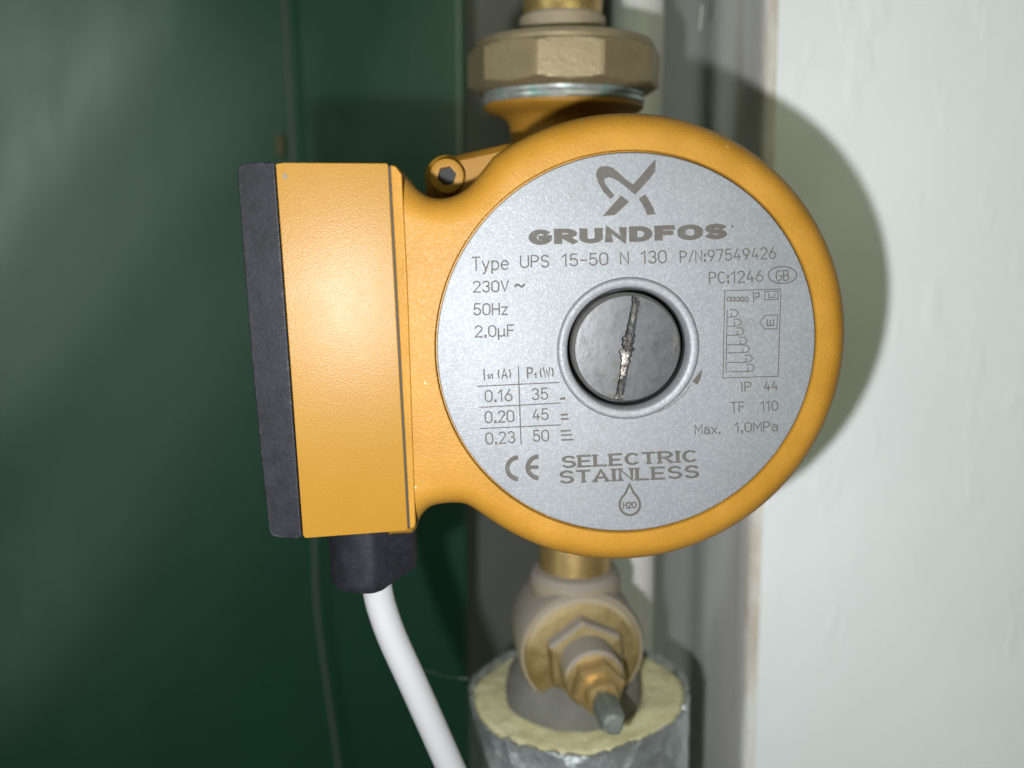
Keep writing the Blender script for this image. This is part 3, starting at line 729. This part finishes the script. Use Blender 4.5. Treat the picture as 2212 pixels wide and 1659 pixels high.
# ------------------------------------------------------------------ union nuts and pipework in the pump's line
N_R = (Matrix.Rotation(R(1.8), 4, 'Y') @ Matrix.Rotation(R(4.5), 4, 'X'))
def pm(x, y, z): return P_M @ Matrix.Translation((x * MM, y * MM, z * MM)) @ (N_R if z > 0 else Matrix())
for c_ in pump.children:
    if c_.name == 'suction_neck':       # the neck follows the slightly crooked union
        pv = Vector((-0.0006, 0.102, 0.065)); c_.data.transform(Matrix.Translation(pv) @ N_R @ Matrix.Translation(-pv))
def nut(label, z0, h, up=1, thread=True):
    e = empty('union_nut', label, 'nut', pm(-0.6 if up > 0 else 1.5, 102, z0), 'brass union nuts on the pump')
    s_ = up
    m_ = MB(); m_.lathe([(26.0, 0)] + [(29.8, 0.5 * k * s_) for k in range(int(h * 2))], axis='z', seg=240, sides=10, phase=R(-110), cap0=True, cap1=True, cone=lambda a: min(26.6 + abs(a) * 1.5, 26.9 + (h - abs(a)) * 1.8)); m_.build('nut_body', M['brass'], e, True, 12)
    m_ = MB(); m_.lathe([(27.4, (h - 1.6) * s_), (27.4, (h + 0.6) * s_), (26.4, (h + 1.9) * s_), (24, (h + 2.6) * s_), (12, (h + 2.7) * s_)], axis='z', seg=96); m_.build('nut_collar', M['brass'], e, True, 25)
    if thread:
        m_ = MB(); m_.lathe([(24.9, 0.4), (24.9, -0.8), (24.3, -1.2), (25.0, -1.7), (25.1, -2.6), (24.5, -3.0), (24.8, -3.5)], axis='z', seg=96); m_.build('sealing_washer', M['thread'], e, True, 40)
    return e
nut('faceted brass union nut on top of the pump, with a teal stained washer below', 67.5, 12.7)
nut('brass union nut in shadow under the pump, above the lower valve', -53.0, 12.0, -1, False)
# upper valve tail
e = empty('upper_valve', 'dusty brass valve tail rising from the union nut above the pump', 'valve', pm(-0.6, 102, 82.0))
m_ = MB(); m_.lathe([(13.2, -1), (13.2, 7.2), (12.6, 7.9)], axis='z', seg=64); m_.build('tail_collar', M['caked'], e)
m_ = MB(); m_.lathe([(12.4, 7.4), (12.0, 9), (12.2, 12.5), (13.0, 15.0)], axis='z', seg=64); m_.build('tail_piece', M['bright'], e)
m_ = MB(); m_.lathe([(13.6, 14.6), (14.6, 15.6), (15.0, 40), (13, 44), (13, 90)], axis='z', seg=64); m_.build('valve_body', M['brass'], e)

# ------------------------------------------------------------------ lower valve
V_C = at(1240, 1364, 0.255)
V_Y = math.atan2(6.0, 54.0)
vm = Matrix.Translation(V_C) @ Matrix.Rotation(V_Y, 4, 'Z') @ Matrix.Rotation(R(2.0), 4, 'X')
lv = empty('isolating_valve', 'dusty brass valve below the pump with bare square spindle facing outward', 'valve', vm)
m_ = MB(); top_l = (P_M @ Vector((0, 0.102, -0.062)))
tl = vm.inverted() @ top_l
# vertical parts (local axis z)
m_ = MB(); m_.tube([tl + Vector((0, 0, 0.004)), Vector((0, 0, 0.018))], [0.0122, 0.0122], 48); m_.build('tail_piece', M['bright'], lv)
m_ = MB(); m_.lathe([(12.0, 23.5), (14.2, 22.6), (15.2, 20.5), (15.4, 17), (14.5, 12), (14.5, 0), (15, -10), (15, -14)], axis='z', seg=64); m_.build('valve_body', M['caked'], lv, True, 35)
m_ = MB(); m_.lathe([(15.0, -8), (19.5, -11), (22.6, -15), (23.4, -20), (23, -36), (18, -38)], axis='z', seg=96); m_.build('compression_nut', M['patina'], lv, True, 25)
# bonnet stack along local -y, towards the room
m_ = MB(); m_.lathe([(15.0, 17.5), (19.6, 14), (20.8, 9), (20.9, -12.0), (20.0, -14.5)], axis='y', seg=72); m_.build('barrel', M['caked'], lv, True, 35)
m_ = MB(); m_.lathe([(19.6, -14), (18.6, -15.6), (17.0, -16.2), (10, -16.5)], axis='y', seg=72); m_.build('barrel_face', M['dusty'], lv, True, 35)
m_ = MB(); m_.lathe([(13.4, -16), (13.4, -21.0), (12.6, -22.2), (9, -22.5)], axis='y', seg=144, sides=6, phase=R(96)); m_.build('bonnet_hexagon', M['dusty'], lv, True, 20)
m_ = MB(); m_.lathe([(9.3, -20.5), (9.3, -32.5), (8.6, -33.6), (6, -33.8)], axis='y', seg=64); m_.build('bonnet_neck', M['dusty'], lv, True, 30)
m_ = MB(); m_.lathe([(7.2, -33.2), (8.0, -34.2), (8.0, -38.6), (7.2, -39.8), (4.5, -40)], axis='y', seg=144, sides=6, phase=R(75)); m_.build('gland_nut', M['bright'], lv, True, 20)
m_ = MB(); m_.lathe([(4.9, -39.5), (4.9, -43.2), (4.4, -44.2), (3, -44.4)], axis='y', seg=48); m_.build('gland_collar', M['bright'], lv, True, 30)
m_ = MB(); m_.lathe([(3.5, -43.8), (4.1, -45), (4.2, -55.2), (3.7, -56.6), (2.6, -57.4)], axis='y', seg=96, sides=4, phase=R(30), wob=lambda t, a: 1 - 0.09 * math.cos(4 * (t - R(30))) + 0.02 * math.sin(9 * t + a)); m_.build('spindle', M['spindle'], lv, True, 25)

# ------------------------------------------------------------------ insulation sleeve round the lower pipe
I_C = at(1246, 1493, 0.257)
ins = empty('pipe_insulation', 'foil wrapped glass wool pipe insulation sleeve under the lower valve', 'insulation', Matrix.Translation(I_C))
RO, RI = 38.2, 21.5
def top_z(x, y): return 0.055 * x * 1.0 + 0.02 * y + 1.3 * n3(x, y, 0.16) + 0.7 * n1(x, y, 0.5)
def ro(t): return RO * (1 + 0.018 * math.sin(3 * t + 1) + 0.010 * math.sin(7 * t))
NS = 120; rr = []
for k, f in enumerate(np.linspace(0, 1, 16)):
    ring = []
    for j in range(NS):
        t = 2 * math.pi * j / NS; r = RI + (ro(t) - 1.3 - RI) * f; x, y = r * math.cos(t), r * math.sin(t)
        ring.append((x * MM, y * MM, (top_z(x, y) - (2.2 * max(0, 1 - f * 5)) - 1.6 * max(0, f * 8 - 7)) * MM))
    rr.append(ring)
inner_low = [(p_[0], p_[1], -0.12) for p_ in rr[0]]; outer_low = [(p_[0], p_[1], -0.12) for p_ in rr[-1]]
mb = MB(); mb.rings([inner_low] + rr + [outer_low], False, False); mb.build('wool_core', M['wool'], ins, True, 60)
rr = []
for d_ in [0.0] + list(np.linspace(2, 120, 46)):
    ring = []
    for j in range(NS * 2):
        t = math.pi * j / NS; r = ro(t) + 0.25 * math.sin(23 * t + d_ * 0.3) * random.uniform(0.3, 1) + random.uniform(-0.22, 0.22)
        x, y = r * math.cos(t), r * math.sin(t)
        z = top_z(x, y) - d_ + ((1.0 + 0.22 * math.sin(5 * t) + 0.12 * math.sin(31 * t + 2) + random.uniform(-0.3, 0.3)) if d_ == 0 else random.uniform(-0.3, 0.3))
        ring.append((x * MM, y * MM, z * MM))
    rr.append(ring)
rin = [(p_[0] * 0.972, p_[1] * 0.972, p_[2] + random.uniform(-0.0005, 0.0003)) for p_ in rr[0]]; rlow = [(p_[0] * 0.965, p_[1] * 0.965, p_[2] - 0.004) for p_ in rr[0]]
mb = MB(); mb.rings([rlow, rin] + rr, False, False); mb.build('foil_jacket', M['foil'], ins, True, 30)
mb = MB(); mb.lathe([(11, -20), (11, -120)], axis='z', seg=32); mb.build('inner_pipe', M['brass'], ins)

# ------------------------------------------------------------------ power cable
pts = [(808, 1215), (814, 1262), (824, 1310), (848, 1378), (888, 1466), (930, 1560), (972, 1655), (1012, 1745), (1060, 1850)]
cp = [P_M @ Vector(l3(x, y, 17 + 0.6 * k)) for k, (x, y) in enumerate(pts)]
mb = MB(); mb.tube(catmull(cp, 10), 0.0034, 28); tag(mb.build('power_cable', M['cable']), 'white round power cable curving down from the black gland', 'cable')

# ------------------------------------------------------------------ pipe behind, against the jamb
pc = at(1368, 700, 0.345)
mb = MB(); mb.lathe([(11.0, -400), (11.0, 400)], axis='z', seg=64, origin=(pc.x, 0.345, 0)); tag(mb.build('painted_pipe', M['pipe']), 'grey white painted vertical pipe behind the pump beside the jamb', 'pipe')

# ------------------------------------------------------------------ twisted cord hanging on the green panel
cpts = [(606, -160), (614, 0), (622, 160), (630, 300), (640, 460), (655, 760), (676, 1100), (684, 1300), (702, 1450), (722, 1590), (740, 1720), (752, 1830)]
path = catmull([at(x, y, G_Y - 0.0075) for x, y in cpts], 40)
cord = empty('hanging_cord', 'thin twisted grey cord hanging in front of the green panel', 'cord', Matrix.Translation(path[0]))
for k in range(2):
    s_ = 0.0; pts_ = []
    for i, q in enumerate(path):
        if i: s_ += (q - path[i - 1]).length
        an = 2 * math.pi * s_ / 0.0095 + math.pi * k
        pts_.append(q - path[0] + Vector((math.cos(an), math.sin(an), 0)) * 0.0007)
    m_ = MB(); m_.tube(pts_, 0.0010, 10); m_.build('cord_strand', M['cord'], cord)

# ------------------------------------------------------------------ small marks
def strand(a, b, sag, r, label):
    a, b = Vector(a), Vector(b); pts_ = []
    for i in range(13):
        t = i / 12; q = a.lerp(b, t); q.z -= sag * math.sin(math.pi * t); pts_.append(q + Vector((0, 0, random.uniform(-1, 1) * r * 1.5)))
    m_ = MB(); m_.tube(pts_, [r * random.uniform(0.6, 1.3) for _ in pts_], 6); tag(m_.build('cobweb_thread', M['web']), label, 'cobweb')
strand(at(1517, 12, 0.30), at(1511, 68, 0.30), 0, 0.0004, 'short pale dust thread hanging beside the jamb above the pump')
strand(at_x(1529, 165, W_X - 0.0008), at_x(1556, 310, W_X - 0.0008), 0.0, 0.0011, 'loose pale strip on the jamb where the motor shadow falls')
strand(at(918, 1447, 0.262), at(1012, 1466, 0.250), 0.001, 0.00006, 'fine cobweb thread strung between cable and insulation')
c0 = at(604, 312, G_Y - 0.0035); m_ = MB()
m_.rings([[(c0.x + 0.0026 * math.cos(t) * s_ * random.uniform(0.7, 1.2), c0.y + dy_, c0.z + 0.0085 * math.sin(t) * s_ * random.uniform(0.85, 1.1)) for t in [i * math.pi / 10 for i in range(20)]] for s_, dy_ in ((1, 0.006), (0.9, 0), (0.4, -0.0005))])
tag(m_.build('dried_smear', M['ochre']), 'small ochre smear on the green panel beside the hanging cord', 'smear')
